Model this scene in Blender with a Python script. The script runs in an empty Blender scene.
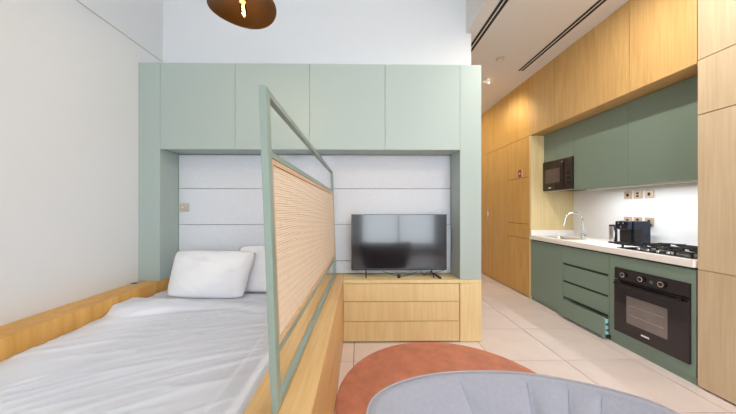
import bpy, bmesh, math, random
from mathutils import Vector, Matrix, noise
R = math.radians
PI = math.pi
random.seed(4)
sc = bpy.context.scene
C = sc.collection

# ---------------------------------------------------------------- camera, sky, exposure
PSI = math.atan(3.8 / 270)
cam = bpy.data.cameras.new('camera')
co = bpy.data.objects.new('camera', cam); C.objects.link(co)
co.location = (0, 0, 1.29); co.rotation_euler = (R(90), 0, -PSI)
cam.sensor_width = 36; cam.lens = 270 / 736 * 36
cam.shift_x = (368 - 363.3) / 736; cam.shift_y = 2 / 736
cam.clip_start = 0.03
sc.camera = co

w = bpy.data.worlds.new('sky'); sc.world = w; w.use_nodes = True
bg = w.node_tree.nodes['Background']
bg.inputs[0].default_value = (0.85, 0.93, 1.0, 1); bg.inputs[1].default_value = 3.6

sc.view_settings.view_transform = 'Standard'
sc.view_settings.look = 'None'
sc.view_settings.gamma = 1
sc.view_settings.use_curve_mapping = False
sc.view_settings.exposure = 1.2
sc.cycles.max_bounces = 10
sc.cycles.diffuse_bounces = 7
sc.cycles.transparent_max_bounces = 16
sc.cycles.caustics_reflective = False
sc.cycles.caustics_refractive = False

# ---------------------------------------------------------------- materials
def lin(c):
    return tuple(((v / 255) / 12.92 if v / 255 <= 0.04045 else ((v / 255 + 0.055) / 1.055) ** 2.4) for v in c) + (1,)

def mat(name, col, rough=0.5, metal=0.0, spec=0.5, bump=0, bscale=200, var=0, vscale=4, bdetail=2, stretch=(1, 1, 1), sheen=0, coat=0):
    m = bpy.data.materials.new(name); m.use_nodes = True
    nt = m.node_tree; b = nt.nodes['Principled BSDF']
    b.inputs['Base Color'].default_value = lin(col)
    b.inputs['Roughness'].default_value = rough
    b.inputs['Metallic'].default_value = metal
    b.inputs['Specular IOR Level'].default_value = spec
    if sheen: b.inputs['Sheen Weight'].default_value = sheen
    if coat: b.inputs['Coat Weight'].default_value = coat
    tc = nt.nodes.new('ShaderNodeTexCoord'); mp = nt.nodes.new('ShaderNodeMapping')
    mp.inputs['Scale'].default_value = stretch
    nt.links.new(tc.outputs['Object'], mp.inputs[0])
    if bump:
        n = nt.nodes.new('ShaderNodeTexNoise'); n.inputs['Scale'].default_value = bscale; n.inputs['Detail'].default_value = bdetail
        bp = nt.nodes.new('ShaderNodeBump'); bp.inputs['Strength'].default_value = bump; bp.inputs['Distance'].default_value = 0.01
        nt.links.new(mp.outputs[0], n.inputs['Vector']); nt.links.new(n.outputs[0], bp.inputs['Height'])
        nt.links.new(bp.outputs[0], b.inputs['Normal'])
    if var:
        n = nt.nodes.new('ShaderNodeTexNoise'); n.inputs['Scale'].default_value = vscale; n.inputs['Detail'].default_value = 5
        n.inputs['Roughness'].default_value = 0.62
        cr = nt.nodes.new('ShaderNodeValToRGB')
        c = lin(col)
        cr.color_ramp.elements[0].position = 0.32; cr.color_ramp.elements[1].position = 0.68
        cr.color_ramp.elements[0].color = tuple(v * (1 - var) for v in c[:3]) + (1,)
        cr.color_ramp.elements[1].color = tuple(min(1, v * (1 + var)) for v in c[:3]) + (1,)
        nt.links.new(mp.outputs[0], n.inputs['Vector']); nt.links.new(n.outputs[0], cr.inputs[0]); nt.links.new(cr.outputs[0], b.inputs['Base Color'])
    return m

def wood(name, light, dark, axis='Z', rough=0.42, fig=0.5):
    """oak veneer: fine grain stretched along one axis, every board with its own cut"""
    m = bpy.data.materials.new(name); m.use_nodes = True
    nt = m.node_tree; b = nt.nodes['Principled BSDF']; b.inputs['Roughness'].default_value = rough
    b.inputs['Specular IOR Level'].default_value = 0.35
    N = nt.nodes.new; L = nt.links.new
    tc = N('ShaderNodeTexCoord'); oi = N('ShaderNodeObjectInfo')
    mul = N('ShaderNodeMath'); mul.operation = 'MULTIPLY'; mul.inputs[1].default_value = 37.0
    L(oi.outputs['Random'], mul.inputs[0])
    ad = N('ShaderNodeVectorMath'); ad.operation = 'ADD'
    L(tc.outputs['Object'], ad.inputs[0]); L(mul.outputs[0], ad.inputs[1])
    def mapped(across, along):
        mp = N('ShaderNodeMapping')
        s = [across] * 3; s['XYZ'.index(axis)] = along
        mp.inputs['Scale'].default_value = s
        L(ad.outputs[0], mp.inputs[0]); return mp
    n1 = N('ShaderNodeTexNoise'); n1.inputs['Scale'].default_value = 1; n1.inputs['Detail'].default_value = 4
    L(mapped(60, 2.5).outputs[0], n1.inputs['Vector'])
    n2 = N('ShaderNodeTexNoise'); n2.inputs['Scale'].default_value = 1; n2.inputs['Detail'].default_value = 3; n2.inputs['Distortion'].default_value = 1.2
    L(mapped(7, 0.9).outputs[0], n2.inputs['Vector'])
    mx = N('ShaderNodeMix'); mx.data_type = 'FLOAT'; mx.inputs[0].default_value = fig
    L(n1.outputs[0], mx.inputs[2]); L(n2.outputs[0], mx.inputs[3])
    cr = N('ShaderNodeValToRGB'); cr.color_ramp.elements[0].position = 0.34; cr.color_ramp.elements[1].position = 0.66
    cr.color_ramp.elements[0].color = lin(dark); cr.color_ramp.elements[1].color = lin(light)
    L(mx.outputs[0], cr.inputs[0]); L(cr.outputs[0], b.inputs['Base Color'])
    bp = N('ShaderNodeBump'); bp.inputs['Strength'].default_value = 0.08; bp.inputs['Distance'].default_value = 0.002
    L(n1.outputs[0], bp.inputs['Height']); L(bp.outputs[0], b.inputs['Normal'])
    return m

def emit(name, col, strength):
    m = bpy.data.materials.new(name); m.use_nodes = True
    b = m.node_tree.nodes['Principled BSDF']
    b.inputs['Base Color'].default_value = lin(col)
    b.inputs['Emission Color'].default_value = lin(col); b.inputs['Emission Strength'].default_value = strength
    return m

def glass(name, tint=(255, 255, 255), rough=0.02):
    m = bpy.data.materials.new(name); m.use_nodes = True
    nt = m.node_tree; nt.nodes.remove(nt.nodes['Principled BSDF'])
    out = nt.nodes['Material Output']
    t = nt.nodes.new('ShaderNodeBsdfTransparent'); t.inputs[0].default_value = lin(tint)
    g = nt.nodes.new('ShaderNodeBsdfGlossy'); g.inputs['Roughness'].default_value = rough
    f = nt.nodes.new('ShaderNodeFresnel'); f.inputs[0].default_value = 1.45
    mx = nt.nodes.new('ShaderNodeMixShader')
    nt.links.new(f.outputs[0], mx.inputs[0]); nt.links.new(t.outputs[0], mx.inputs[1]); nt.links.new(g.outputs[0], mx.inputs[2])
    nt.links.new(mx.outputs[0], out.inputs[0])
    return m

M = dict(
    wall=mat('white plaster', (220, 223, 226), 0.85, spec=0.2, bump=0.04, bscale=90),
    ceil=mat('ceiling paint', (222, 218, 213), 0.85, spec=0.2),
    green=mat('pale sage lacquer', (164, 178, 174), 0.42, spec=0.4),
    kgreen=mat('sage green lacquer', (122, 142, 130), 0.34, spec=0.45),
    frame=mat('sage powder coated steel', (134, 150, 140), 0.38, spec=0.5),
    groove=mat('dark joint', (52, 64, 56), 0.9),
    wood=wood('oak veneer', (208, 188, 158), (190, 168, 136)),
    wood_lit_hall=wood('oak veneer with warm hallway light in colour', (212, 170, 100), (192, 148, 76)),  # same oak, with the warm hallway light put into its colour
    wood_lit_upper=wood('oak veneer with warm overhead light in colour', (208, 172, 116), (188, 150, 92)),  # same oak again, warmer and dimmer light painted into the tone
    woodc=wood('pale oak veneer', (226, 206, 158), (212, 188, 136)),
    woody=wood('oak veneer laid along the bed', (222, 186, 132), (202, 160, 104), 'Y'),
    woodl=wood('figured oak veneer', (226, 176, 98), (202, 148, 70), 'Z', fig=0.75),
    fabric=mat('grey blue woven upholstery', (212, 216, 223), 0.9, spec=0.15, bump=0.25, bscale=420, var=0.04, vscale=60),
    linen=mat('white cotton sheet', (222, 226, 236), 0.9, spec=0.15, bump=0.12, bscale=500, sheen=0.1),
    pillow=mat('white cotton pillowcase', (228, 229, 233), 0.9, spec=0.15, bump=0.12, bscale=500, sheen=0.1),
    mattress=mat('mattress ticking', (225, 225, 225), 0.9),
    warp=mat('darker cane warp', (196, 172, 146), 0.6, spec=0.3, var=0.1, vscale=40),
    cane=mat('natural cane', (230, 212, 190), 0.6, spec=0.3, var=0.05, vscale=40),
    canew=mat('pale wooden panel frame', (206, 172, 136), 0.5, var=0.1, vscale=30),
    rug=mat('rust rug pile', (194, 124, 98), 0.95, spec=0.1, bump=0.5, bscale=300, var=0.17, vscale=7, sheen=0.2),
    chair=mat('pale grey blue upholstery', (143, 143, 152), 0.85, spec=0.2, bump=0.2, bscale=520, var=0.05, vscale=90, sheen=0.25),
    chairout=mat('dark brown chair shell', (96, 56, 36), 0.5, spec=0.4, var=0.1),
    seam=mat('seam thread', (136, 142, 160), 0.8),
    piping=mat('pale piping', (158, 152, 158), 0.7),
    black=mat('black plastic', (18, 18, 20), 0.35),
    blackm=mat('black cast iron', (22, 22, 24), 0.55),
    screen=mat('glossy tv glass', (26, 27, 32), 0.12, spec=0.75, coat=0.25),
    bezel=mat('tv frame', (60, 62, 68), 0.3, metal=0.6),
    oven=mat('dark oven glass', (34, 26, 32), 0.10, spec=0.6),
    ovenin=mat('grey oven window', (120, 112, 110), 0.15, spec=0.6, var=0.1),
    micro=mat('black brown microwave glass', (28, 18, 16), 0.12, spec=0.6),
    microw=mat('microwave window mesh', (92, 80, 78), 0.25),
    steel=mat('brushed steel', (200, 200, 202), 0.25, metal=1.0),
    chrome=mat('chrome', (225, 226, 230), 0.08, metal=1.0),
    quartz=mat('white quartz', (240, 236, 232), 0.3, var=0.02, vscale=80),
    splash=mat('white glossy splashback', (244, 245, 248), 0.3),
    blue=mat('midnight blue plastic', (12, 22, 46), 0.25, spec=0.5),
    brass=mat('satin brass plate', (212, 190, 166), 0.35, metal=0.35),
    beige=mat('champagne plate', (196, 190, 176), 0.4, metal=0.3),
    white=mat('white enamel', (240, 240, 238), 0.5),
    red=mat('red sign', (160, 34, 30), 0.5),
    dark=mat('dark slot', (38, 30, 26), 0.8),
    grout=mat('grout', (150, 126, 112), 0.9),
    shadeout=mat('black lamp shade', (22, 20, 19), 0.4),
    shadein=mat('gilded inside of lamp shade', (56, 36, 8), 0.34, metal=0.6),
    glow=emit('lamp filament glow', (255, 200, 110), 14),
    spotglow=emit('spotlight lens', (255, 214, 160), 8),
    glass=glass('clear glass'),
    bulbglass=glass('bulb glass', (255, 226, 170)),
    teal=mat('dim teal display', (70, 104, 108), 0.3),
    cyan=mat('pale aqua drawer side', (170, 222, 222), 0.4),
    earth=mat('balcony concrete', (150, 150, 150), 0.9),
)
# stone tiles: one material, each tile a shade of its own
m = mat('pink beige stone tile', (220, 207, 203), 0.38, spec=0.4, var=0.05, vscale=5)
nt = m.node_tree; b = nt.nodes['Principled BSDF']
src = b.inputs['Base Color'].links[0].from_socket
oi = nt.nodes.new('ShaderNodeObjectInfo'); hs = nt.nodes.new('ShaderNodeHueSaturation')
mr = nt.nodes.new('ShaderNodeMapRange'); mr.inputs[3].default_value = 0.95; mr.inputs[4].default_value = 1.03
nt.links.new(oi.outputs['Random'], mr.inputs[0]); nt.links.new(mr.outputs[0], hs.inputs['Value'])
nt.links.new(src, hs.inputs['Color']); nt.links.new(hs.outputs[0], b.inputs['Base Color'])
M['tile'] = m

# ---------------------------------------------------------------- helpers
ORG = {}
def org(p): return ORG.get(p.name, Vector((0, 0, 0))) if p else Vector((0, 0, 0))

class MB:
    def __init__(s): s.bm = bmesh.new()
    def box(s, x0, x1, y0, y1, z0, z1, bev=0, seg=2):
        x0, x1 = min(x0, x1), max(x0, x1); y0, y1 = min(y0, y1), max(y0, y1); z0, z1 = min(z0, z1), max(z0, z1)
        t = bmesh.new()
        r = bmesh.ops.create_cube(t, size=1)
        for v in t.verts: v.co = Vector((x0 + (v.co.x + .5) * (x1 - x0), y0 + (v.co.y + .5) * (y1 - y0), z0 + (v.co.z + .5) * (z1 - z0)))
        if bev: bmesh.ops.bevel(t, geom=list(t.edges), offset=bev, segments=seg, affect='EDGES', profile=0.5)
        return s.add(t)
    def add(s, t, mtx=None):
        if mtx: bmesh.ops.transform(t, matrix=mtx, verts=t.verts)
        me = bpy.data.meshes.new('t'); t.to_mesh(me); t.free(); s.bm.from_mesh(me); bpy.data.meshes.remove(me); return s
    def cyl(s, p, q, r, r2=None, n=16, bev=0):
        p = Vector(p); q = Vector(q); d = q - p; t = bmesh.new()
        bmesh.ops.create_cone(t, cap_ends=True, segments=n, radius1=r, radius2=r if r2 is None else r2, depth=d.length)
        if bev:
            ed = [e for e in t.edges if abs(e.verts[0].co.z - e.verts[1].co.z) < 1e-6]
            bmesh.ops.bevel(t, geom=ed, offset=bev, segments=2, affect='EDGES', profile=0.5)
        return s.add(t, Matrix.Translation((p + q) / 2) @ d.to_track_quat('Z', 'Y').to_matrix().to_4x4())
    def bar(s, p, q, wx, wy, up=Vector((0, 0, 1)), bev=0):
        p = Vector(p); q = Vector(q); d = (q - p); t = bmesh.new(); bmesh.ops.create_cube(t, size=1)
        z = d.normalized(); x = up.cross(z)
        if x.length < 1e-4: x = Vector((1, 0, 0))
        x.normalize(); y = z.cross(x)
        for v in t.verts: v.co = Vector((v.co.x * wx, v.co.y * wy, v.co.z * d.length))
        if bev: bmesh.ops.bevel(t, geom=list(t.edges), offset=bev, segments=1, affect='EDGES')
        mm = Matrix((x, y, z)).transposed().to_4x4(); mm.translation = (p + q) / 2
        return s.add(t, mm)
    def tube(s, pts, r, n=8, closed=False):
        pts = [Vector(p) for p in pts]; N = len(pts); rings = []
        prev = None
        for i, p in enumerate(pts):
            a = pts[(i - 1) % N] if (closed or i) else p
            c = pts[(i + 1) % N] if (closed or i < N - 1) else p
            d = (c - a).normalized()
            if prev is None:
                u = Vector((0, 0, 1)).cross(d)
                if u.length < 1e-3: u = Vector((1, 0, 0)).cross(d)
            else: u = prev - d * prev.dot(d)
            u.normalize(); prev = u; v = d.cross(u)
            rings.append([s.bm.verts.new(p + (u * math.cos(2 * PI * k / n) + v * math.sin(2 * PI * k / n)) * r) for k in range(n)])
        for i in range(N if closed else N - 1):
            A = rings[i]; B = rings[(i + 1) % N]
            for k in range(n): s.bm.faces.new((A[k], A[(k + 1) % n], B[(k + 1) % n], B[k]))
        if not closed:
            s.bm.faces.new(rings[0][::-1]); s.bm.faces.new(rings[-1])
        return s
    def grid(s, rows, closed_u=False):
        vs = [[s.bm.verts.new(p) for p in row] for row in rows]
        for i in range(len(vs) - 1):
            n = len(vs[i])
            for j in range(n if closed_u else n - 1):
                s.bm.faces.new((vs[i][j], vs[i][(j + 1) % n], vs[i + 1][(j + 1) % n], vs[i + 1][j]))
        return vs
    def lathe(s, prof, c, n=32):
        c = Vector(c)
        rows = [[c + Vector((r * math.cos(2 * PI * k / n), r * math.sin(2 * PI * k / n), z)) for k in range(n)] for r, z in prof]
        vs = s.grid(rows, True)
        if prof[0][0] > 1e-4: s.bm.faces.new(vs[0][::-1])
        if prof[-1][0] > 1e-4: s.bm.faces.new(vs[-1])
        return s

def obj(name, mb, m, parent=None, label=None, cat=None, group=None, kind=None, smooth=False, loc=None):
    o0 = org(parent)
    base = Vector(loc) if (loc is not None) else (Vector((0, 0, 0)) if parent else None)
    bmesh.ops.remove_doubles(mb.bm, verts=mb.bm.verts, dist=1e-6)
    bmesh.ops.recalc_face_normals(mb.bm, faces=mb.bm.faces)
    if parent is None and base is None:      # origin at the middle of the base
        xs = [v.co.x for v in mb.bm.verts]; ys = [v.co.y for v in mb.bm.verts]; zs = [v.co.z for v in mb.bm.verts]
        base = Vector(((min(xs) + max(xs)) / 2, (min(ys) + max(ys)) / 2, min(zs)))
    shift = o0 if parent else base
    for v in mb.bm.verts: v.co -= shift
    me = bpy.data.meshes.new(name)
    if smooth:
        for f in mb.bm.faces: f.smooth = True
    mb.bm.to_mesh(me); mb.bm.free()
    ms = m if isinstance(m, (list, tuple)) else [m]
    for x in ms: me.materials.append(M[x])
    if smooth and smooth != 'all':
        me.set_sharp_from_angle(angle=R(40))
    o = bpy.data.objects.new(name, me); C.objects.link(o)
    if parent: o.parent = parent
    else: o.location = base
    ORG[o.name] = o0 if parent else base
    for k, v in (('label', label), ('category', cat), ('group', group), ('kind', kind)):
        if v: o[k] = v
    return o

def thing(name, label, cat, loc, group=None, kind=None):
    o = bpy.data.objects.new(name, None); C.objects.link(o); o.location = loc; o.empty_display_size = 0.05
    if label: o['label'] = label
    if cat: o['category'] = cat
    if group: o['group'] = group
    if kind: o['kind'] = kind
    ORG[o.name] = Vector(loc)
    return o

def dup(root, loc, label=None, group=None):
    r = root.copy(); C.objects.link(r); r.location = loc
    if label: r['label'] = label
    if group: r['group'] = group
    for ch in list(root.children):
        c = ch.copy(); C.objects.link(c); c.parent = r
        for g in list(ch.children):
            d = g.copy(); C.objects.link(d); d.parent = c
    return r

def B(x0, x1, y0, y1, z0, z1, bev=0): return MB().box(x0, x1, y0, y1, z0, z1, bev)

# ---------------------------------------------------------------- main measures (metres)
LW = -2.105            # left wall
YB = 2.60              # front of the storage wall and media cabinet
YW = 2.92              # wall behind it
XK = 2.45              # front of the kitchen and of the panelling
YE = 3.83              # far end of the kitchen recess
YN = 1.93              # near end of the kitchen recess
ZC = 3.20              # lowered ceiling
ZH = 4.20              # high ceiling
YR = -3.2              # window wall behind the camera
YF = 6.2               # far end of the hallway

# ---------------------------------------------------------------- room shell
fl = obj('floor', B(LW - .1, 3.2, YR - .1, YF + .1, -.10, -.006), 'grout', kind='structure', loc=(0, 0, 0))
G = .0034
tile0 = None
for i in range(-1, 5):
    for j in range(-6, 9):
        x0 = -.05 + .6 * i; x1 = x0 + .6; y0 = 2.28 + .6 * (j - 1); y1 = y0 + .6
        if y1 > YF + .3 or y0 < YR - .6: continue
        if x0 < 1.1 and y0 > 2.8: continue         # behind the storage wall
        cx, cy = (x0 + x1) / 2, (y0 + y1) / 2
        if i == -1:
            obj('tile', B(-.158, x1 - G, y0 + G, y1 - G, -.006, 0, .0008), 'tile', fl); continue
        if x1 > 2.9:
            o = obj('tile', B(x0 + G, 3.05, y0 + G, y1 - G, -.006, 0, .0008), 'tile', fl)
            continue
        if tile0 is None:
            tile0 = obj('tile', B(-.3 + G, .3 - G, -.3 + G, .3 - G, -.006, 0, .0008), 'tile', fl)
            tile0.location = (cx, cy, 0); continue
        o = tile0.copy(); C.objects.link(o); o.location = (cx, cy, 0)

wl = obj('wall_left', MB().box(LW - .12, LW, YR, YF, 0, 2.83).box(LW - .12, LW, YR, YF, 2.83, ZH), 'wall', kind='structure')
# thin shadow line running up the left wall to the corner
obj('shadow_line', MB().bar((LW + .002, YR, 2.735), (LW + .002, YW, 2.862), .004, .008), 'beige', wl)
obj('wall_back', B(LW, 1.215, YW, YF, 0, ZH), 'wall', kind='structure')
obj('ceiling', MB().box(LW - .12, 1.16, YR, YF, ZH, ZH + .1), 'wall', kind='structure')
obj('ceiling', MB().box(1.16, 3.2, YR, YF, ZC, ZC + .02, 0).box(1.16, 1.18, YR, YW, ZC + .02, ZH).box(1.18, 3.2, YR, YF, ZC + .02, ZC + .1), 'ceil', kind='structure')
obj('wall_hallway', B(1.2, 2.5, YF, YF + .1, 0, ZC), 'wall', kind='structure')
# window wall behind the camera
ww = MB()
ww.box(LW - .1, 3.2, YR - .15, YR, 0, .12).box(LW - .1, 3.2, YR - .15, YR, 3.05, ZH + .1)
ww.box(LW - .1, -1.30, YR - .15, YR, .12, 3.05).box(2.47, 3.2, YR - .15, YR, .12, 3.05).box(-.30, .05, YR - .15, YR, .12, 3.05)
obj('wall_window', ww, 'wall', kind='structure')
for n, (x0, x1) in enumerate(((-1.30, -.30), (.05, 2.47))):
    wn = thing('window_%d' % (n + 1), None, None, ((x0 + x1) / 2, YR - .08, .12), kind='structure')
    f = MB(); xm = (x0 + x1) / 2
    for a, bb in ((x0, x0 + .05), (x1 - .05, x1), (xm - .03, xm + .03)): f.box(a, bb, YR - .11, YR - .05, .12, 3.05)
    for z in (.12, 2.15, 3.0): f.box(x0, x1, YR - .11, YR - .05, z, z + .05)
    obj('window_frame', f, 'dark', wn)
    obj('pane', B(x0 + .05, xm - .03, YR - .083, YR - .077, .17, 2.15), 'glass', wn)
    obj('pane', B(xm + .03, x1 - .05, YR - .083, YR - .077, .17, 2.15), 'glass', wn)
    obj('pane', B(x0 + .05, xm - .03, YR - .083, YR - .077, 2.2, 3.0), 'glass', wn)
    obj('pane', B(xm + .03, x1 - .05, YR - .083, YR - .077, 2.2, 3.0), 'glass', wn)

# right wall: backing, timber panels over the recess and along the hallway
obj('wall_right', B(3.10, 3.2, YR, YE + .04, 0, ZC), 'wall', kind='structure', loc=(0, 0, 0))
obj('wall_passage', B(XK + .022, 3.2, YE + .041, YF, 0, ZC), 'dark', kind='structure', loc=(0, 0, 0))
wr = obj('wall_over_recess', B(XK + .022, 3.09, YN + .002, YE + .04, 2.371, ZC), 'dark', kind='structure', loc=(0, 0, 0))
obj('wall_side', B(2.47, 3.10, YR, .12, 0, ZC), 'wall', kind='structure')
g = .003
def panel(y0, y1, z0, z1, m='wood', parent=wr, name='wood_panel'):
    return obj(name, B(XK, XK + .02, y0 + g, y1 - g, z0 + g, z1 - g, .001), m, parent)
for y0, y1 in ((2.416, 3.36), (3.36, 3.87), (YN - .006, 2.416)): panel(y0, y1, 2.345, ZC - .004, 'wood_lit_upper')
obj('recess_soffit', B(XK + .02, 3.10, YN, YE, 2.345, 2.37), 'wood_lit_upper', wr)
obj('recess_end_panel', B(XK, 3.08, YE, YE + .04 - g, .0, 2.345 - g, .001), 'woodc', wr)
for y0, y1 in ((3.87, 5.1), (5.1, YF)): panel(y0, y1, 2.345, ZC - .004, 'wood_lit_hall')
for z0, z1 in ((.012, .855), (.855, 1.07), (1.07, 1.76), (1.76, 2.345)): panel(3.87, 4.45, z0, z1, 'wood_lit_hall')
panel(5.1, 5.65, .012, 2.345, 'wood_lit_hall'); panel(5.65, YF, .012, 2.345, 'wood_lit_hall')
d = thing('door_1', None, None, (XK, 4.77, 0), kind='structure')
obj('door_leaf', B(XK, XK + .02, 4.45 + g, 5.1 - g, .015, 2.345 - g, .001), 'wood_lit_hall', d)
hd = MB().tube([(XK, 5.04, 1.14), (XK - .035, 5.04, 1.14), (XK - .035, 5.04, 1.26), (XK, 5.04, 1.26)], .006)
obj('door_handle', hd, 'steel', d, smooth=True)
obj('trim_1', B(XK - .004, XK + .03, YN, YF, ZC - .012, ZC - .0005), 'ceil', kind='structure')

# lowered ceiling fittings
def slot(x, y0, y1, label):
    t = thing('linear_air_diffuser', label, 'air vent', (x, y1, ZC), 'slot diffusers in the lowered ceiling')
    f = MB()
    for a, bb in ((-.045, -.038), (-.006, .006), (.038, .045)): f.box(x + a, x + bb, y0, y1, ZC - .004, ZC - .0003)
    f.box(x - .045, x + .045, y0 - .01, y0, ZC - .004, ZC - .0003).box(x - .045, x + .045, y1, y1 + .01, ZC - .004, ZC - .0003)
    obj('frame', f, 'ceil', t)
    for a, bb in ((-.038, -.006), (.006, .038)):
        obj('slot', B(x + a, x + bb, y0, y1, ZC - .002, ZC - .0003), 'dark', t)
slot(1.325, -1.5, 3.35, 'long dark double slot air vent beside the high white wall edge')
slot(2.222, -1.5, 3.70, 'long dark double slot air vent running beside the timber panels')
t = thing('smoke_detector', 'small flat round detector on the lowered ceiling near the hallway', 'detector', (1.785, 3.40, ZC))
obj('housing', MB().lathe([(.05, 3.1995), (.05, 3.190), (.042, 3.182), (.0, 3.180)], (1.785, 3.40, 0), 24), 'beige', t, smooth=True)
obj('ring', MB().lathe([(.030, 3.183), (.030, 3.178), (.022, 3.177), (.0, 3.177)], (1.785, 3.40, 0), 20), 'ceil', t, smooth=True)
t = thing('spotlight', 'small warm spotlight on the hallway ceiling beside the green cabinet', 'light', (1.86, 3.93, ZC))
obj('mount', MB().cyl((1.86, 3.93, ZC - .0005), (1.86, 3.93, ZC - .03), .022), 'white', t, smooth=True)
obj('head', MB().cyl((1.80, 3.93, ZC - .045), (1.895, 3.95, ZC - .05), .018), 'white', t, smooth=True)
obj('lens', MB().cyl((1.895, 3.95, ZC - .05), (1.902, 3.952, ZC - .0505), .015), 'spotglow', t)

# ---------------------------------------------------------------- storage wall around the bed niche
XD = [-1.9, -1.19, -.478, .246, .973]
names = ('leftmost flat pale green overhead cabinet above the pillows',
         'second pale green overhead cabinet from the left, behind the tall divider post',
         'third pale green overhead cabinet from the left, beside the divider end',
         'rightmost pale green overhead cabinet, above the television')
for k in range(4):
    x0, x1 = XD[k], XD[k + 1]
    t = thing('overhead_cabinet', names[k], 'cabinet', ((x0 + x1) / 2, YB + .16, 1.86), 'overhead cabinets over the bed niche')
    obj('body', B(x0 + .0005, x1 - .0005, YB + .022, YW - .001, 1.865, 2.683), 'green', t)
    obj('door', B(x0 + .0015, x1 - .0015, YB, YB + .02, 1.862, 2.685, .001), 'green', t)
for x0, x1, lab in ((LW + .001, -1.901, 'tall pale green side column between white wall and pillows'),
                    (.974, 1.18, 'tall pale green side column to the right of the television')):
    t = thing('side_column', lab, 'column', ((x0 + x1) / 2, YB + .16, .607))
    obj('body', B(x0, x1, YB + .012, YW - .001, .607, 2.685), 'green', t)
    obj('front_panel', B(x0, x1, YB, YB + .012, .607, 2.685, .0008), 'green', t)
t = thing('headboard', 'grey blue upholstered wall panel in stacked horizontal bands behind bed and television', 'headboard', (-.46, 2.89, .61))
obj('backing_board', B(-1.90, .973, 2.893, YW - .001, .607, 1.862), 'dark', t)
for z0, z1 in ((1.507, 1.861), (1.127, 1.503), (.747, 1.123), (.61, .743)):
    obj('upholstered_band', B(-1.899, .972, 2.862, 2.893, z0, z1, .006), 'fabric', t)
t = thing('light_switch', 'champagne double rocker switch plate on the headboard left of pillows', 'switch', (-1.835, 2.858, 1.30))
obj('plate', B(-1.882, -1.787, 2.850, 2.862, 1.262, 1.352, .003), 'beige', t)
obj('rocker', B(-1.868, -1.838, 2.846, 2.851, 1.288, 1.328, .002), 'beige', t)
obj('rocker', B(-1.831, -1.801, 2.846, 2.851, 1.288, 1.328, .002), 'beige', t)
obj('indicator', MB().cyl((-1.848, 2.8455, 1.308), (-1.848, 2.848, 1.308), .006), 'white', t)

# ---------------------------------------------------------------- media cabinet and television
t = thing('media_cabinet', 'low oak cabinet with three long drawers under the television', 'cabinet', (.51, 2.75, 0))
obj('body', B(-.158, 1.176, YB + .022, YW - .001, .012, .568), 'woodc', t)
obj('top', B(-.158, 1.18, YB - .002, YW - .001, .572, .605, .001), 'woodc', t)
obj('plinth', B(-.158, 1.17, YB + .03, YW - .01, 0, .012), 'dark', t)
for z0, z1 in ((.400, .566), (.210, .394), (.014, .204)):
    obj('drawer', B(-.156, .966, YB, YB + .02, z0, z1, .0015), 'woodc', t)
obj('end_panel', B(.974, 1.18, YB, YB + .02, .006, .569, .001), 'woodc', t)

tv = thing('television', 'flat black television standing on the oak cabinet', 'television', (.40, 2.75, .605))
obj('back_cover', B(-.078, .878, 2.728, 2.765, .685, 1.228, .008), 'black', tv)
obj('screen', B(-.076, .876, 2.7215, 2.729, .690, 1.230), 'screen', tv)
bz = MB().box(-.082, .882, 2.718, 2.736, 1.230, 1.236).box(-.082, .882, 2.718, 2.736, .672, .690)
bz.box(-.082, -.076, 2.718, 2.736, .672, 1.236).box(.876, .882, 2.718, 2.736, .672, 1.236)
obj('bezel', bz, 'bezel', tv)
for x in (.065, .735):
    lg = MB().tube([(x, 2.74, .672), (x, 2.73, .655), (x, 2.655, .613)], .006).tube([(x, 2.74, .66), (x, 2.81, .613)], .006)
    obj('stand_leg', lg, 'black', tv, smooth=True)
obj('sensor_box', B(.375, .405, 2.660, 2.685, .607, .640, .003), 'black', tv)
pts = []
for i in range(25):
    u = i / 24; pts.append((.24 + .35 * u, 2.715 - .03 * math.sin(PI * u), .662 - .040 * math.sin(PI * u) ** .8 + .004 * math.sin(9 * u)))
obj('cable', MB().tube(pts, .0028), 'black', tv, smooth=True)
obj('cable', MB().tube([(.62, 2.75, .67), (.63, 2.73, .645), (.65, 2.70, .628), (.665, 2.69, .640), (.69, 2.69, .662), (.72, 2.71, .66), (.74, 2.70, .645), (.86, 2.72, .672)], .0032), 'black', tv, smooth=True)
tg = MB().bar((.735, 2.70, .648), (.795, 2.625, .613), .026, .011, bev=.002)
obj('cable_plug', tg, 'black', tv)

# ---------------------------------------------------------------- bed
t = thing('bed_platform', 'built-in oak bed platform with raised ledges on both sides', 'bed base', (-1.1, 1.7, 0))
obj('left_ledge', B(LW + .001, -1.896, -1.2, YW - .001, .22, .605, .002), 'woodl', t)
obj('right_ledge', B(-.390, -.160, -.6, YW - .06, 0, .605, .002), 'woody', t)
obj('base', B(LW + .001, -.391, -.6, 2.86, 0, .22), 'wood', t)
t = thing('ledge_socket', 'small flat brown metal socket cover on the left bed ledge', 'socket', (-2.05, 2.49, .606))
obj('cover', B(-2.092, -2.012, 2.455, 2.53, .6055, .612, .003), 'beige', t)
obj('flap', B(-2.080, -2.024, 2.470, 2.512, .612, .614, .001), 'dark', t)

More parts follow.
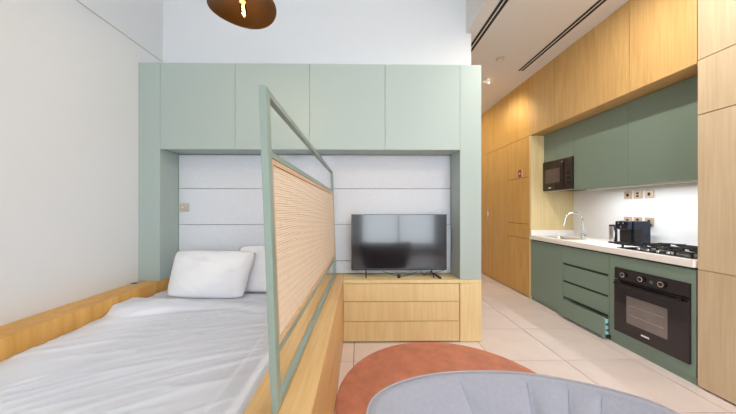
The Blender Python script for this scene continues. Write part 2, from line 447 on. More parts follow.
mt = MB().box(-1.892, -.394, .84, 2.855, .222, .462, .03)
obj('mattress', mt, 'mattress', label='thick white mattress under the sheet between the oak ledges', cat='mattress')
mz = .482
def sheet_h(x, y):
    # folds fan out: crosswise near the pillows, diagonal towards the foot
    k = min(1, max(0, (2.3 - y) / 1.3)); a = R(6 + 24 * k)
    u = x * math.cos(a) + y * math.sin(a); v = -x * math.sin(a) + y * math.cos(a)
    w1 = noise.noise(Vector((u * .9, v * 2.2, 3.1)))
    n1 = noise.noise(Vector((u * 1.1, v * 8.5 + 1.2 * w1, 1.7)))
    n2 = noise.noise(Vector((u * 2.1 + 7, v * 19 + 2 * w1, 5.3)))
    r1 = max(0, 1 - abs(n1) * 4.5) ** 1.6; r2 = max(0, 1 - abs(n2) * 4) ** 2
    h = .0095 * r1 * (.45 + .9 * abs(w1)) + .005 * r2 + .010 * w1
    edge = max(0, min(1, (-.46 - x) / .12)); h *= .25 + .75 * edge
    # the bedding is bunched up below the pillows, highest beside the left ledge
    bx = min(1, max(0, (-x - .5) / 1.4))
    s = 1 / (1 + math.exp(-(y - 2.15 - .10 * math.sin(5 * x + 1)) / .016))
    e = 1 / (1 + math.exp((y - 2.33) / .03))
    h += s * (.012 + .050 * bx ** 1.5) * (.15 + .85 * e)
    if x > -.62: h += .006 * min(1, (x + .62) / .02)
    return h
rows = []
NX, NY = 150, 190
for j in range(NY + 1):
    y = .82 + (2.853 - .82) * j / NY
    row = []
    for i in range(NX + 1):
        x = -1.8935 + (1.8935 - .3925) * i / NX
        row.append(Vector((x, y, mz + sheet_h(x, y))))
    rows.append(row)
low = [Vector((p.x, .815, p.z - .02)) for p in rows[0]]; low2 = [Vector((p.x, .812 + .006 * math.sin(p.x * 40), .235)) for p in rows[0]]
sh = MB(); sh.grid([low2, low] + rows)
# tucked sides
sh.grid([[Vector((-1.8935, r[0].y, .40)) for r in rows], [r[0] for r in rows]])
sh.grid([[r[-1] for r in rows], [Vector((-.3925, r[0].y, .40)) for r in rows]])
obj('bed_sheet', sh, 'linen', label='rumpled white cotton sheet spread over the mattress', cat='bed sheet', smooth='all')

def pillow(name, w_, h_, th, seed):
    m_ = MB(); n = 40; top = []; bot = []
    for j in range(n + 1):
        v = -1 + 2 * j / n; rt = []; rb = []
        for i in range(n + 1):
            u = -1 + 2 * i / n
            px = u * w_ / 2 * (1 + .055 * v - .045 * (1 - v * v) * abs(u) ** 4 - .05 * abs(v) ** 5 * abs(u) ** 5)
            py = v * h_ / 2 * (1 + .05 * (1 - u * u) * abs(v) ** 4 - .05 * abs(u) ** 6)
            f = (max(0, 1 - abs(u) ** 3.2) ** .55) * (max(0, 1 - abs(v) ** 3.0) ** .6)
            q = noise.noise(Vector((u * 1.6 + seed, v * 1.6, 0))) * .014 + (max(0, 1 - abs(noise.noise(Vector((u * 3 + v * 2.4 + seed, v * 1.2 - u, 9)))) * 5) ** 2) * .008
            z = th / 2 * f + q * f
            rt.append(Vector((px, py, z))); rb.append(Vector((px, py, -th / 2 * f * .9)))
        top.append(rt); bot.append(rb)
    m_.grid(top); m_.grid(bot)
    # flange seam
    return m_
def place_pillow(x, y, z, tilt, yaw, w_, h_, th, seed, lab, roll=0):
    pm = pillow('pillow', w_, h_, th, seed)
    mm = Matrix.Translation((x, y, z)) @ Matrix.Rotation(yaw, 4, 'Z') @ Matrix.Rotation(roll, 4, 'Y') @ Matrix.Rotation(tilt, 4, 'X')
    bmesh.ops.transform(pm.bm, matrix=mm, verts=pm.bm.verts)
    obj('pillow', pm, 'pillow', label=lab, cat='pillow', group='white pillows at the headboard', smooth='all')
place_pillow(-1.365, 2.50, .698, R(63), R(0), .74, .42, .19, 2.0, 'plump white pillow in front, nearer the left wall', R(1.0))
place_pillow(-.815, 2.665, .712, R(66), R(-1), .78, .44, .13, 7.0, 'white pillow partly behind the other one and the cane divider')

# ---------------------------------------------------------------- cane room divider
t = thing('room_divider', 'tall sage metal frame divider with woven cane panel on bed ledge', 'room divider', (-.27, 1.85, .605))
FB, FT = Vector((-.283, .925, .6065)), Vector((-.322, .915, 1.70))
RB, RT = Vector((-.254, 2.81, .6065)), Vector((-.288, 2.80, 1.675))
def onF(z): return FB.lerp(FT, (z - FB.z) / (FT.z - FB.z))
def onR(z): return RB.lerp(RT, (z - RB.z) / (RT.z - RB.z))
W = .022
def post(a, bb):
    return MB().bar(a, bb, W, .036, up=Vector((0, 1, 0)), bev=.001)
obj('post', MB().bar(FB, FT, .024, .040, up=Vector((0, 1, 0)), bev=.0015), 'frame', t)
obj('post', MB().bar(RB, RT, .024, .040, up=Vector((0, 1, 0)), bev=.0015), 'frame', t)
def rail(zf, zr, name, off=.0, th=.022):
    a = onF(zf) + Vector((0, .02, off)); bb = onR(zr) + Vector((0, -.02, off))
    obj(name, MB().bar(a, bb, .024, th, bev=.001), 'frame', t)
rail(1.687, 1.664, 'top_rail'); rail(1.478, 1.468, 'middle_rail'); rail(.800, .785, 'lower_rail'); rail(.6185, .6185, 'bottom_rail')
# cane panel: four slim border strips and the weave
ZT0, ZT1, ZB0, ZB1 = 1.466, 1.456, .812, .797
def pt(s, q):
    """s along the divider 0..1, q up the cane panel 0..1"""
    a = onF(ZB0 + (ZT0 - ZB0) * q) + Vector((0, .022, 0)); c = onR(ZB1 + (ZT1 - ZB1) * q) - Vector((0, .022, 0))
    return a.lerp(c, s)
pn = MB()
bw = .018
pn.bar(pt(0, 0) + Vector((0, 0, bw / 2)), pt(1, 0) + Vector((0, 0, bw / 2)), .018, bw)
pn.bar(pt(0, 1) - Vector((0, 0, bw / 2)), pt(1, 1) - Vector((0, 0, bw / 2)), .018, bw)
pn.bar(pt(.005, 0), pt(.005, 1), .018, bw, up=Vector((0, 1, 0))).bar(pt(.995, 0), pt(.995, 1), .018, bw, up=Vector((0, 1, 0)))
obj('panel_border', pn, 'canew', t)
cv = []; cf = []
def strip(pts, wdir, hw, nrm, th):
    b0 = len(cv)
    for p in pts:
        for sgn in (-1, 1):
            cv.append(p + wdir * hw * sgn + nrm * th); cv.append(p + wdir * hw * sgn - nrm * th)
    for i in range(len(pts) - 1):
        k = b0 + 4 * i
        cf.append((k, k + 2, k + 6, k + 4)); cf.append((k + 1, k + 5, k + 7, k + 3))
        cf.append((k, k + 4, k + 5, k + 1)); cf.append((k + 2, k + 3, k + 7, k + 6))
nrm = Vector((1, 0, .03)).normalized()
NV, NHz = 200, 68
for k in range(NHz):
    q = .03 + .94 * (k + .5) / NHz
    n = 42
    strip([pt(.01 + .98 * i / n, q) + nrm * .0012 + Vector((0, 0, .0007 * math.sin(i * .5 + k * 1.9))) for i in range(n + 1)], Vector((0, 0, 1)), .0037 , nrm, .0006)
def weave(name, m_):
    global cv, cf
    me = bpy.data.meshes.new(name); o0 = ORG[t.name]
    me.from_pydata([v - o0 for v in cv], [], cf); me.update(); me.materials.append(M[m_])
    cw = bpy.data.objects.new(name, me); C.objects.link(cw); cw.parent = t; cw['kind'] = 'stuff'
    cv = []; cf = []
weave('cane_weave', 'cane')
for k in range(NV):
    s = .008 + .984 * (k + .5) / NV
    strip([pt(s, .025 + .95 * i / 14) - nrm * .0008 for i in range(15)], Vector((0, 1, 0)), .0041, nrm, .0005)
weave('cane_warp', 'warp')

# ---------------------------------------------------------------- rug
rb = MB()
rb.lathe([(0, .001), (.775, .001), (.792, .002), (.797, .007), (.790, .012), (.775, .014), (.5, .014), (.25, .014), (0, .014)], (.640, 1.80, 0), 128)
obj('round_rug', rb, 'rug', label='round rust coloured rug on the stone floor before the oak cabinet', cat='rug', smooth=True)

# ---------------------------------------------------------------- grey tub chair
def catmull(P, n):
    out = []
    for i in range(len(P) - 1):
        p0 = P[max(0, i - 1)]; p1 = P[i]; p2 = P[i + 1]; p3 = P[min(len(P) - 1, i + 2)]
        for k in range(n):
            u = k / n
            out.append(.5 * ((2 * p1) + (-p0 + p2) * u + (2 * p0 - 5 * p1 + 4 * p2 - p3) * u * u + (-p0 + 3 * p1 - 3 * p2 + p3) * u ** 3))
    out.append(P[-1].copy()); return out
rimP = [Vector(p) for p in ((.12, .26, .60), (.075, .38, .64), (.040, .52, .68), (.022, .64, .705), (.018, .72, .716), (.030, .790, .72), (.072, .845, .72), (.14, .888, .72), (.23, .920, .72), (.33, .937, .72), (.44, .94, .72), (.54, .932, .72),
                            (.64, .908, .72), (.73, .872, .72), (.81, .828, .72), (.865, .78, .72), (.897, .715, .714), (.905, .62, .70), (.895, .50, .675), (.86, .38, .64), (.80, .27, .60))]
rim = catmull(rimP, 7)
cxy = Vector((.50, .60, 0))
def arc(rimc):
    L_ = [0]
    for i in range(1, len(rimc)): L_.append(L_[-1] + (rimc[i] - rimc[i - 1]).length)
    return [v / L_[-1] for v in L_]
S = arc(rim)
# seam positions, given where they meet the rim (x on the far side)
def s_at_x(xr):
    best = min(range(len(rim)), key=lambda i: abs(rim[i].x - xr) + (0 if rim[i].y > .78 else 9)); return best
seam_x = [.325, .575, .69, .775]
seam_i = [s_at_x(x) for x in seam_x]
def inner(i, d):
    """point on the inside of the back: d = 0 at the rim, 1 at the seat"""
    p = rim[i]; z = p.z + (.40 - p.z) * d
    c = Vector((cxy.x, cxy.y, 0)); h = Vector((p.x, p.y, 0))
    ins = .018 + .12 * math.sin(min(1, d * 1.15) * PI / 2) + .05 * d
    dirv = (c - h); dl = dirv.length; dirv.normalize()
    puff = 0
    ns = min(abs(S[i] - S[k]) for k in seam_i)
    groove = math.exp(-(ns / .006) ** 2) * min(1, max(0, (d - .05) * 6)) * .010
    puff = .014 * math.sin(min(1, ns / .05) * PI / 2) * math.sin(min(1, d * 1.6) * PI) ** .5 if d < .62 else 0
    q = h + dirv * (ins + puff - groove)
    wr_ = noise.noise(Vector((p.x * 6, p.y * 6, d * 4))) * .006 * min(1, d * 4)
    return Vector((q.x + dirv.x * wr_, q.y + dirv.y * wr_, z))
def outer(i, d):
    p = rim[i]; z = p.z - .004 + (.20 - p.z) * d
    c = Vector((cxy.x, cxy.y, 0)); h = Vector((p.x, p.y, 0)); dirv = (c - h).normalized()
    q = h + dirv * (-.03 * math.sin(d * PI) + .12 * d * d)
    return Vector((q.x, q.y, z))
ch = thing('tub_armchair', 'pale grey blue tub armchair with channel seams and dark brown outer shell', 'armchair', (.46, .55, 0))
back = MB()
rowsb = []
for j, d_ in enumerate([0, .006, .02, .05, .09, .14, .2, .27, .35, .43, .52, .62, .72, .82, .92, 1.0]):
    if j == 0: rowsb.append([Vector((p.x, p.y, p.z)) for p in rim])
    else: rowsb.append([inner(i, d_) + Vector((0, 0, .006 * (1 - d_) if j == 1 else 0)) for i in range(len(rim))])
back.grid(rowsb)
obj('backrest', back, 'chair', ch, smooth='all')
out_ = MB(); out_.grid([[outer(i, d_) for i in range(len(rim))] for d_ in (0, .02, .1, .25, .4, .55, .7, .85, 1)])
# bottom pan and the two front ends of the arms
ends = []
for i in (0, len(rim) - 1):
    a = [outer(i, d_) for d_ in (0, .1, .25, .5, .75, 1)]; bb = [inner(i, min(1, d_ * 1.0)) for d_ in (0, .15, .35, .7, 1, 1)]
    out_.grid([a, bb])
obj('shell', out_, 'chairout', ch, label='dark brown outer shell', smooth='all')
obj('piping', MB().tube([p + Vector((0, 0, .002)) for p in rim], .0028, 6), 'piping', ch, smooth=True)
for k in seam_i:
    obj('seam', MB().tube([inner(k, d_) + (cxy - Vector((rim[k].x, rim[k].y, 0))).normalized() * .0008 for d_ in (.04, .09, .16, .24, .34, .46, .6, .75, .9)], .0016, 6), 'seam', ch, smooth=True)
st = MB()
seat = []
N_ = 48
for j in range(9):
    rr = [0.02, .5, .85, .95, 1.0, 1.0, .97, .9, .02][j]; zz = [.462, .462, .455, .445, .425, .36, .335, .33, .33][j]
    seat.append([Vector((.46 + .345 * rr * math.copysign(abs(math.cos(a)) ** .8, math.cos(a)), .53 + .30 * rr * math.copysign(abs(math.sin(a)) ** .8, math.sin(a)), zz)) for a in [2 * PI * k / N_ for k in range(N_)]])
st.grid(seat, True)
obj('seat_cushion', st, 'chair', ch, smooth='all')
obj('seat_base', MB().lathe([(0, .18), (.27, .18), (.30, .22), (.30, .328), (0, .328)], (.46, .55, 0), 40), 'chairout', ch, smooth=True)
for sx, sy in ((-1, -1), (1, -1), (-1, 1), (1, 1)):
    obj('leg', MB().cyl((.46 + .20 * sx, .55 + .18 * sy, .19), (.46 + .25 * sx, .55 + .22 * sy, 0), .018, .011), 'blackm', ch, smooth=True)

# ---------------------------------------------------------------- pendant lamp
LC = Vector((-.684, 1.60, 2.466))
lamp = thing('pendant_lamp', 'black tilted dish pendant lamp with glowing golden inside near the ceiling', 'pendant lamp', LC)
nL = Vector((.09, .08, -1)).normalized()       # the open side faces down and towards the room
qz = (-nL).to_track_quat('Z', 'Y').to_matrix().to_4x4(); qz.translation = LC
RAD = .188
def dish(rad, prof, flip=1):
    m_ = MB(); n = 64; rows_ = []
    for r_, z_ in prof:
        rows_.append([qz @ Vector((rad * r_ * math.cos(2 * PI * k / n), rad * r_ * math.sin(2 * PI * k / n), z_ + .012 * r_ ** 3 * math.sin(4 * PI * k / n + .6))) for k in range(n)])
    m_.grid(rows_, True); return m_
prof = [(1, 0), (.95, .010), (.82, .024), (.62, .040), (.4, .052), (.2, .060), (.12, .063)]
obj('shade', dish(RAD, [(r_, z_ + .004) for r_, z_ in prof] + [(.12, .10), (.001, .102)]), 'shadeout', lamp, smooth='all')
obj('shade_lining', dish(RAD * .992, [(r_, z_) for r_, z_ in prof] + [(.001, .063)]), 'shadein', lamp, smooth='all')
def lp(x, y, z): return qz @ Vector((x, y, z))
obj('socket', MB().cyl(lp(0, 0, .062), lp(0, 0, .040), .017), 'brass', lamp, smooth=True)
def bulbm(profb):
    m_ = MB(); rows_ = [[lp(r_ * math.cos(2 * PI * k / 20), r_ * math.sin(2 * PI * k / 20), z_) for k in range(20)] for r_, z_ in profb]; m_.grid(rows_, True); return m_
obj('bulb', bulbm([(.011, .042), (.014, .03), (.020, .008), (.020, -.01), (.015, -.03), (.007, -.040), (.0008, -.043)]), 'bulbglass', lamp, smooth='all')
obj('filament', MB().tube([lp(.005 * math.cos(a * 1.4), .005 * math.sin(a * 1.4), .028 - .0042 * a) for a in range(15)], .0045, 6), 'glow', lamp, smooth=True)
obj('cord', MB().tube([lp(0, 0, .10), lp(0, 0, .13), Vector((LC.x - .03, LC.y + .03, 2.78)), Vector((LC.x - .03, LC.y + .03, ZH))], .004), 'black', lamp, smooth=True)
obj('ceiling_rose', MB().cyl((LC.x - .03, LC.y + .03, ZH - .03), (LC.x - .03, LC.y + .03, ZH - .0005), .05), 'black', lamp, smooth=True)

# ---------------------------------------------------------------- kitchen
obj('wall_kitchen', B(3.07, 3.099, YN, YE, .0, 1.60), 'splash', kind='structure')
# base units
t = thing('sink_cabinet', 'sage green base cabinet with one plain door under the sink', 'cabinet', (2.76, 3.52, 0))
obj('body', MB().box(XK + .022, 3.06, 3.224, 3.828, .06, .09).box(XK + .022, 3.06, 3.224, 3.24, .09, .78).box(XK + .022, 3.06, 3.812, 3.828, .09, .78).box(3.04, 3.06, 3.24, 3.812, .09, .78), 'kgreen', t)
obj('door', B(XK, XK + .02, 3.223, 3.828, .058, .842, .001), 'kgreen', t)
obj('plinth', B(XK + .012, XK + .026, 3.223, 3.828, 0, .058), 'kgreen', t)
t = thing('drawer_cabinet', 'sage green drawer unit with the lowest drawer left slightly open', 'cabinet', (2.76, 2.91, 0))
y0, y1 = 2.613, 3.219
obj('body', B(XK + .022, 3.06, y0, y1, .06, .835), 'kgreen', t)
obj('side_stile', B(XK, XK + .02, y0, y0 + .012, .058, .842), 'kgreen', t)
def dfront(z0, z1, xo=0):
    o = obj('drawer', B(XK - xo, XK + .02 - xo, y0 + .014, y1 - .002, z0, z1, .0015), 'kgreen', t)
    return o
dfront(.648, .842); dfront(.440, .622); dfront(.246, .416)
for z in (.635, .428, .236): obj('finger_groove', B(XK + .012, XK + .0215, y0 + .013, y1, z - .013, z + .013), 'groove', t)
obj('drawer', B(XK - .052, XK - .034, y0 + .004, y1 - .002, .030, .222, .002), 'kgreen', t, label='lowest drawer, pulled out a little')
dr = t.children[-1]
obj('drawer_box', MB().box(XK - .034, XK + .02, y0 + .016, y0 + .028, .05, .20).box(XK - .034, XK + .02, y1 - .028, y1 - .016, .05, .20).box(XK - .034, XK + .02, y0 + .028, y1 - .028, .05, .06), 'cyan', dr)
for z in (.155, .095): obj('runner', B(XK - .033, XK + .018, y0 + .006, y0 + .016, z - .012, z + .012, .002), 'chrome', dr)
t = thing('oven_cabinet', 'sage green housing that frames the built-in oven', 'cabinet', (2.76, 2.27, 0))
y0, y1 = 1.934, 2.609; oy0, oy1, oz0, oz1 = 1.960, 2.548, .140, .738
f = MB().box(XK, XK + .02, y0, oy0 - .001, .058, .842).box(XK, XK + .02, oy1 + .001, y1, .058, .842)
f.box(XK, XK + .02, oy0 - .001, oy1 + .001, oz1 + .001, .842).box(XK, XK + .02, oy0 - .001, oy1 + .001, .058, oz0 - .001)
obj('front_frame', f, 'kgreen', t)
obj('plinth', B(XK + .012, XK + .026, y0, y1, 0, .055), 'kgreen', t)
obj('side_panel', B(XK + .022, 3.06, y0, y0 + .016, .06, .83), 'kgreen', t); obj('side_panel', B(XK + .022, 3.06, y1 - .016, y1, .06, .83), 'kgreen', t)

ov = thing('oven', 'black built-in oven with three chrome ringed knobs and a glass door', 'oven', (2.7, 2.28, oz0))
obj('body', B(XK + .012, 2.98, oy0 + .01, oy1 - .01, oz0 + .005, oz1 - .005), 'black', ov)
obj('control_panel', B(XK - .012, XK + .010, oy0, oy1, .632, oz1, .003), 'oven', ov)
dd = obj('door', MB().box(XK - .016, XK + .010, oy0, oy1, oz0, .622, .003), 'oven', ov)
obj('window', B(XK - .0172, XK - .0162, 2.100, 2.428, .255, .50), 'ovenin', dd)
for z in (.335, .42): obj('rack_line', B(XK - .0178, XK - .0174, 2.125, 2.395, z - .002, z + .002), 'steel', dd)
obj('handle', MB().box(XK - .055, XK - .040, oy0 + .03, oy1 - .03, .588, .608, .004).box(XK - .045, XK - .014, oy0 + .05, oy0 + .075, .590, .606).box(XK - .045, XK - .014, oy1 - .075, oy1 - .05, .590, .606), 'black', dd)
obj('maker_mark', MB().box(XK - .0172, XK - .0162, 2.235, 2.30, .193, .206), 'white', dd)
for y in (2.455, 2.298, 2.138):
    kn = obj('knob', MB().cyl((XK - .012, y, .683), (XK - .034, y, .683), .017, .016, 24, .002), 'blackm', ov, smooth=True)
    obj('knob_ring', MB().lathe([(.0172, 0), (.0222, 0), (.0222, .005), (.0172, .006)], (0, 0, 0), 24), 'chrome', kn, smooth=True)
    rg = kn.children[-1]
    for v in rg.data.vertices:
        c = v.co + ORG[ov.name]; v.co = Vector((XK - .026 - c.z, y + c.x, .683 + c.y)) - ORG[ov.name]
obj('display', B(XK - .0130, XK - .0122, 2.208, 2.236, .662, .690), 'teal', ov)

# worktop with cut-out for the sink, sink, tap
SX0, SX1, SY0, SY1 = 2.53, 2.80, 3.27, 3.72
wt = MB()
X0, X1, Z0, Z1 = 2.43, 3.069, .862, .915
wt.box(X0, X1, YN + .004, SY0, Z0, Z1).box(X0, X1, SY1, YE - .002, Z0, Z1).box(X0, SX0, SY0, SY1, Z0, Z1).box(SX1, X1, SY0, SY1, Z0, Z1)
wtop = thing('worktop', 'white quartz kitchen worktop with low upstand at the far end', 'worktop', (2.75, 2.88, Z0))
obj('slab', wt, 'quartz', wtop)
obj('upstand', B(2.45, 3.068, YE - .016, YE - .002, Z1 + .0005, Z1 + .075), 'quartz', wtop)
obj('support_strip', B(XK + .01, XK + .03, YN + .005, YE - .002, .8425, Z0 - .0005), 'groove', wtop)
sk = thing('sink', 'stainless steel sink set into the white worktop', 'sink', ((SX0 + SX1) / 2, (SY0 + SY1) / 2, .79))
bs = MB()
def rr(x0, x1, y0, y1, z, r=.05, n=6):
    o = []
    for cx_, cy_, a0 in ((x1 - r, y1 - r, 0), (x0 + r, y1 - r, 90), (x0 + r, y0 + r, 180), (x1 - r, y0 + r, 270)):
        for k in range(n + 1): a = R(a0 + 90 * k / n); o.append(Vector((cx_ + r * math.cos(a), cy_ + r * math.sin(a), z)))
    return o
e = .004
vs = bs.grid([rr(SX0 + .002, SX1 - .002, SY0 + .002, SY1 - .002, .9155, .03), rr(SX0 + .014, SX1 - .014, SY0 + .014, SY1 - .014, .9165, .03), rr(SX0 + .018, SX1 - .018, SY0 + .018, SY1 - .018, .905, .04), rr(SX0 + .03, SX1 - .03, SY0 + .03, SY1 - .03, .80, .05)], True)
bs.bm.faces.new(vs[-1])
obj('basin', bs, 'steel', sk, smooth=True)
obj('drain', MB().cyl((2.665, 3.49, .8005), (2.665, 3.49, .804), .03), 'chrome', sk, smooth=True)
TX, TY = 2.845, 3.40
tp = thing('kitchen_tap', 'chrome gooseneck kitchen tap beside the sink', 'tap', (TX, TY, .9155))
obj('base', MB().lathe([(.026, .9155), (.026, .922), (.020, .928), (.018, .975), (.014, .985), (.001, .986)], (TX, TY, 0), 24), 'chrome', tp, smooth=True)
dx, dy = -.205, .03
pts = [(TX, TY, .98), (TX, TY, 1.05), (TX, TY, 1.13)]
for k in range(13):
    a = PI * k / 12 * .97; pts.append((TX + dx * (1 - math.cos(a)) / 2, TY + dy * (1 - math.cos(a)) / 2, 1.145 + .098 * math.sin(a)))
pts.append((TX + dx * 1.05, TY + dy * 1.05, 1.105))
obj('spout', MB().tube(pts, .0105, 12), 'chrome', tp, smooth=True)
obj('nozzle', MB().cyl((TX + dx * 1.04, TY + dy * 1.04, 1.112), (TX + dx * 1.10, TY + dy * 1.1, 1.078), .0135), 'chrome', tp, smooth=True)
obj('lever', MB().cyl((TX, TY, .96), (TX - .012, TY - .045, .962), .012).tube([(TX - .012, TY - .045, .962), (TX - .02, TY - .06, .99), (TX - .022, TY - .066, 1.03)], .0045), 'chrome', tp, smooth=True)

# gas hob
hb = thing('gas_hob', 'black gas hob with cast iron pan supports near the oak tall cupboard', 'hob', (2.75, 2.28, .9155))
obj('glass_plate', B(2.485, 3.00, 1.98, 2.575, .9155, .922, .002), 'oven', hb)
for i, (x, y, r_) in enumerate(((2.62, 2.43, .034), (2.62, 2.13, .045), (2.87, 2.43, .045), (2.87, 2.13, .034))):
    bu = obj('burner', MB().lathe([(r_, .922), (r_, .932), (r_ * .9, .938), (r_ * .6, .940), (.001, .940)], (x, y, 0), 24), 'blackm', hb, smooth=True)
    obj('burner_ring', MB().lathe([(r_ + .001, .9225), (r_ + .012, .9225), (r_ + .010, .930), (r_ + .001, .931)], (x, y, 0), 24), 'steel', bu, smooth=True)
for y in (2.43, 2.13):
    gm = MB(); h = .957; t_ = .007
    for x in (2.515, 2.975): gm.bar((x, y - .125, h), (x, y + .125, h), t_ * 1.6, t_ * 1.6)
    for yy in (y - .125, y + .125): gm.bar((2.515, yy, h), (2.975, yy, h), t_ * 1.6, t_ * 1.6)
    gm.bar((2.745, y - .125, h), (2.745, y + .125, h), t_, t_ * 1.6)
    for x in (2.62, 2.87):
        for (ax, ay) in ((1, 0), (-1, 0), (0, 1), (0, -1)):
            gm.bar((x + ax * .028, y + ay * .028, h + .006), (x + ax * .115, y + ay * .12, h + .002), t_ * 1.4, t_ * 2.4)
    for x in (2.52, 2.745, 2.97):
        for yy in (y - .12, y + .12): gm.cyl((x, yy, .9225), (x, yy, h), .009)
    obj('pan_support', gm, 'blackm', hb)
for k in range(4):
    y = 2.16 + k * .078
    obj('knob', MB().cyl((2.513, y, .9222), (2.513, y, .944), .014, .012, 16, .0015), 'steel', hb, smooth=True)

# coffee machine and milk frother
cm = thing('coffee_machine', 'midnight blue pod coffee machine on the worktop under the sockets', 'coffee machine', (2.80, 2.79, .9155))
obj('body', B(2.755, 2.935, 2.715, 2.865, .926, 1.165, .006), 'blue', cm)
obj('base_plate', B(2.70, 2.94, 2.712, 2.868, .9157, .927, .004), 'black', cm)
obj('front_head', B(2.70, 2.756, 2.722, 2.858, 1.075, 1.162, .008), 'blue', cm)
obj('drip_tray', B(2.702, 2.754, 2.735, 2.845, .927, .945, .003), 'black', cm)
obj('drip_column', B(2.745, 2.757, 2.73, 2.85, .944, 1.076), 'black', cm)
for y, z in ((2.765, 1.142), (2.815, 1.142), (2.79, 1.105)): obj('button', MB().cyl((2.7015, y, z), (2.695, y, z), .009), 'chrome', cm, smooth=True)
obj('side_grille', MB().box(2.762, 2.84, 2.7125, 2.7152, .955, 1.09), 'black', cm)
for k in range(6): obj('grille_slat', B(2.765, 2.837, 2.7105, 2.7128, .965 + k * .021, .973 + k * .021), 'dark', cm)
cm.location.x += .04
mf = thing('milk_frother', 'brushed steel cylindrical canister with black foot beside the coffee machine', 'canister', (2.81, 2.95, .9155))
obj('foot', MB().lathe([(.042, .9157), (.042, .926), (.039, .931), (.001, .931)], (2.81, 2.95, 0), 28), 'black', mf, smooth=True)
obj('jug', MB().lathe([(.036, .9312), (.037, .94), (.037, 1.095), (.035, 1.10), (.001, 1.10)], (2.81, 2.95, 0), 28), 'steel', mf, smooth=True)
obj('lid', MB().lathe([(.0375, 1.1002), (.0375, 1.112), (.033, 1.117), (.001, 1.118)], (2.81, 2.95, 0), 28), 'dark', mf, smooth=True)

# sockets
def socket(y, z, lab, twin=False, cut=0):
    t = thing('wall_socket', lab, 'socket', (3.07, y, z), 'brass wall sockets above the worktop')
    obj('plate', B(3.060, 3.0698, y - .043, y + .043, z - .043, z + .043, .003), 'brass', t)
    if twin:
        for dz in (-.015, .015): obj('socket_hole', B(3.058, 3.0605, y - .013, y + .013, z + dz - .010, z + dz + .010, .001), 'black', t)
    else:
        obj('socket_hole', B(3.058, 3.0605, y - .013, y + .013, z - .017, z + .017, .001), 'black', t)
    return t
socket(3.040, 1.448, 'upper left of six brass sockets above the coffee machine')
socket(2.930, 1.448, 'upper middle brass socket with twin black openings', True)
socket(2.812, 1.448, 'upper right of six brass sockets above the worktop')
socket(3.040, 1.158, 'lower left brass socket partly hidden behind coffee machine')
socket(2.930, 1.158, 'lower middle brass socket partly hidden behind coffee machine', True)
lr = socket(2.812, 1.158, 'lower right brass socket with a grey plug beside it')
obj('plug', B(3.035, 3.059, 2.785, 2.812, 1.10, 1.14, .003), 'bezel', lr)

# wall units and microwave
XU = 2.64
def wallunit(y0, y1, z0, doors, lab):
    t = thing('wall_cabinet', lab, 'cabinet', (2.86, (y0 + y1) / 2, z0), 'green wall cabinets above the worktop')
    obj('body', B(XU + .021, 3.069, y0 + .001, y1 - .001, z0 + .003, 2.344), 'kgreen', t)
    for a, bb in doors: obj('door', B(XU, XU + .02, a + .0018, bb - .0018, z0, 2.340, .001), 'kgreen', t)
wallunit(3.290, 3.828, 1.948, ((3.290, 3.60), (3.60, 3.828)), 'short sage green wall cabinet above the microwave')
wallunit(2.618, 3.290, 1.525, ((2.618, 3.290),), 'tall sage green wall cabinet immediately right of microwave')
wallunit(1.934, 2.618, 1.525, ((1.934, 2.618),), 'sage green wall cabinet next to the tall oak cupboard')
mw = thing('microwave', 'black built-in microwave below the short green wall cabinet', 'microwave', (2.85, 3.56, 1.54))
obj('body', B(XU + .002, 3.05, 3.298, 3.824, 1.545, 1.944), 'dark', mw)
md = obj('door', B(XU - .018, XU + .001, 3.425, 3.826, 1.542, 1.945, .003), 'micro', mw)
obj('window', B(XU - .0192, XU - .0182, 3.50, 3.77, 1.645, 1.835), 'microw', md)
obj('door_handle', B(XU - .030, XU - .018, 3.434, 3.446, 1.60, 1.90, .002), 'dark', md)
obj('control_panel', B(XU - .018, XU + .001, 3.294, 3.422, 1.542, 1.945, .003), 'micro', mw)
obj('clock_display', B(XU - .0192, XU - .0182, 3.33, 3.385, 1.872, 1.892), 'bezel', mw)
obj('dial', MB().cyl((XU - .018, 3.452, 1.902), (XU - .026, 3.452, 1.902), .010), 'chrome', mw, smooth=True)
obj('maker_mark', B(XU - .0192, XU - .0182, 3.66, 3.71, 1.575, 1.585), 'white', md)
for k in range(3): obj('button', B(XU - .0205, XU - .018, 3.338, 3.378, 1.62 + k * .06, 1.634 + k * .06, .001), 'dark', mw)
obj('filler_strip', B(XU + .0, XU + .02, 3.294, 3.826, 1.527, 1.540), 'steel', mw)

# tall oak cupboards on the right
labs = ('nearest-to-hob tall pale oak cupboard closing the kitchen run', 'tall oak cupboard second from the hob', 'tall oak cupboard farthest from the hob')
for k in range(3):
    y1 = YN - .6 * k; y0 = y1 - .6
    t = thing('tall_cupboard', labs[k], 'cupboard', (2.77, (y0 + y1) / 2, 0), 'tall oak cupboards')
    obj('body', B(XK + .022, 3.099, y0 + .001, y1 - .001, .012, ZC - .03), 'wood', t)
    obj('plinth', B(XK + .03, 3.0, y0 + .001, y1 - .001, 0, .0118), 'dark', t)
    for z0, z1 in ((.014, .850), (.854, 1.966), (1.972, 2.362), (2.367, ZC - .014)):
        obj('door', B(XK, XK + .02, y0 + .002, y1 - .001 if k else y1 - .008, z0, z1, .001), 'wood', t)

# fire safety plate in the hallway
t = thing('safety_sign', 'small red safety sign with white pictogram on hallway panel', 'sign', (XK - .004, 4.06, 1.77))
obj('plate', B(XK - .005, XK - .0005, 4.045, 4.125, 1.775, 1.885, .001), 'red', t)
obj('pictogram', B(XK - .0062, XK - .0052, 4.072, 4.098, 1.815, 1.845), 'white', t)
obj('white_strip', B(XK - .005, XK - .0005, 4.015, 4.042, 1.775, 1.885), 'brass', t)

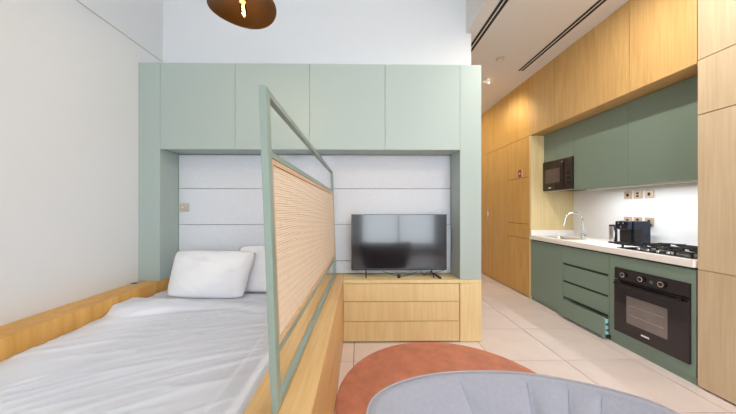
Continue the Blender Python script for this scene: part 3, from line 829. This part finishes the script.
# fill strip added under the wall units to brighten the dark splashback
t = thing('added_fill_strip', 'added fill light strip under the green wall cabinets above the worktop', 'light', (2.80, 2.6, 1.52))
obj('channel', B(2.74, 2.76, 2.0, 3.22, 1.516, 1.5248), 'white', t)
obj('diffuser', B(2.742, 2.758, 2.002, 3.218, 1.512, 1.516), 'white', t)
l = bpy.data.lights.new('fill_strip_lamp', 'AREA'); l.shape = 'RECTANGLE'; l.size = .016; l.size_y = 1.2; l.energy = 3.3; l.color = (.93, .97, 1)
o = bpy.data.objects.new('fill_strip_lamp', l); C.objects.link(o); o.location = (2.75, 2.61, 1.5105)

# ---------------------------------------------------------------- lamps' own light
def spot(name, loc, aim, power, col, size=R(90), blend=.6, rad=.03):
    l = bpy.data.lights.new(name, 'SPOT'); l.energy = power; l.color = col; l.spot_size = size; l.spot_blend = blend; l.shadow_soft_size = rad
    o = bpy.data.objects.new(name, l); C.objects.link(o); o.location = loc
    o.rotation_euler = (Vector(aim) - Vector(loc)).to_track_quat('-Z', 'Y').to_euler(); return o
spot('hall_spot', (1.91, 3.955, ZC - .055), (2.50, 4.45, 1.9), 17, (1, .84, .58), R(110), .9)
pl = bpy.data.lights.new('bulb_light', 'POINT'); pl.energy = 3.6; pl.color = (1, .76, .36); pl.shadow_soft_size = .012
po = bpy.data.objects.new('bulb_light', pl); C.objects.link(po); po.location = lp(0, 0, -.034)

# round downlights out of view: high set added as fill, lowered row read from the lintel shadow
lab_n = 0
def downlight(x, y, z, power, lab, grp, col=(1, .985, .96)):
    t = thing('ceiling_downlight', lab, 'downlight', (x, y, z), grp)
    obj('rim', MB().lathe([(.062, -.0003), (.062, -.006), (.050, -.008), (.050, -.0005)], (x, y, z), 24), 'white', t, smooth=True)
    obj('lens', MB().lathe([(.0001, -.003), (.049, -.003), (.049, -.001), (.0001, -.001)], (x, y, z), 24), 'spotglow', t)
    l = bpy.data.lights.new('downlight_lamp', 'AREA'); l.shape = 'DISK'; l.size = .10; l.energy = power; l.color = col
    o = bpy.data.objects.new('downlight_lamp', l); C.objects.link(o); o.location = (x, y, z - .012)
for i, (x, y) in enumerate(((-1.3, -1.4), (-1.3, .8), (.4, -1.4), (.4, .8))):
    hlab = ('nearest the window on the bed side', 'above the bed', 'nearest the window over the seating', 'above the divider and armchair')[i]
    downlight(x, y, ZH, (1.5, 1.5, 4.5, 4.5)[i], 'added unseen fill downlight in the high white ceiling, ' + hlab, 'added high ceiling fill downlights')
for i, (x, y) in enumerate(((1.72, -1.2), (1.72, .4), (1.72, 2.0))):
    downlight(x, y, ZC, 10.5, 'round recessed downlight in the lowered ceiling, ' + ('nearest the window', 'beside the tall oak cupboards', 'in front of the oven')[i], 'lowered ceiling downlights', (1, .93, .84))

downlight(1.72, 5.15, ZC, 4, 'added unseen fill downlight in the ceiling deep inside the hallway', None, (1, .86, .62))  # hidden fitting added to brighten the hallway wood
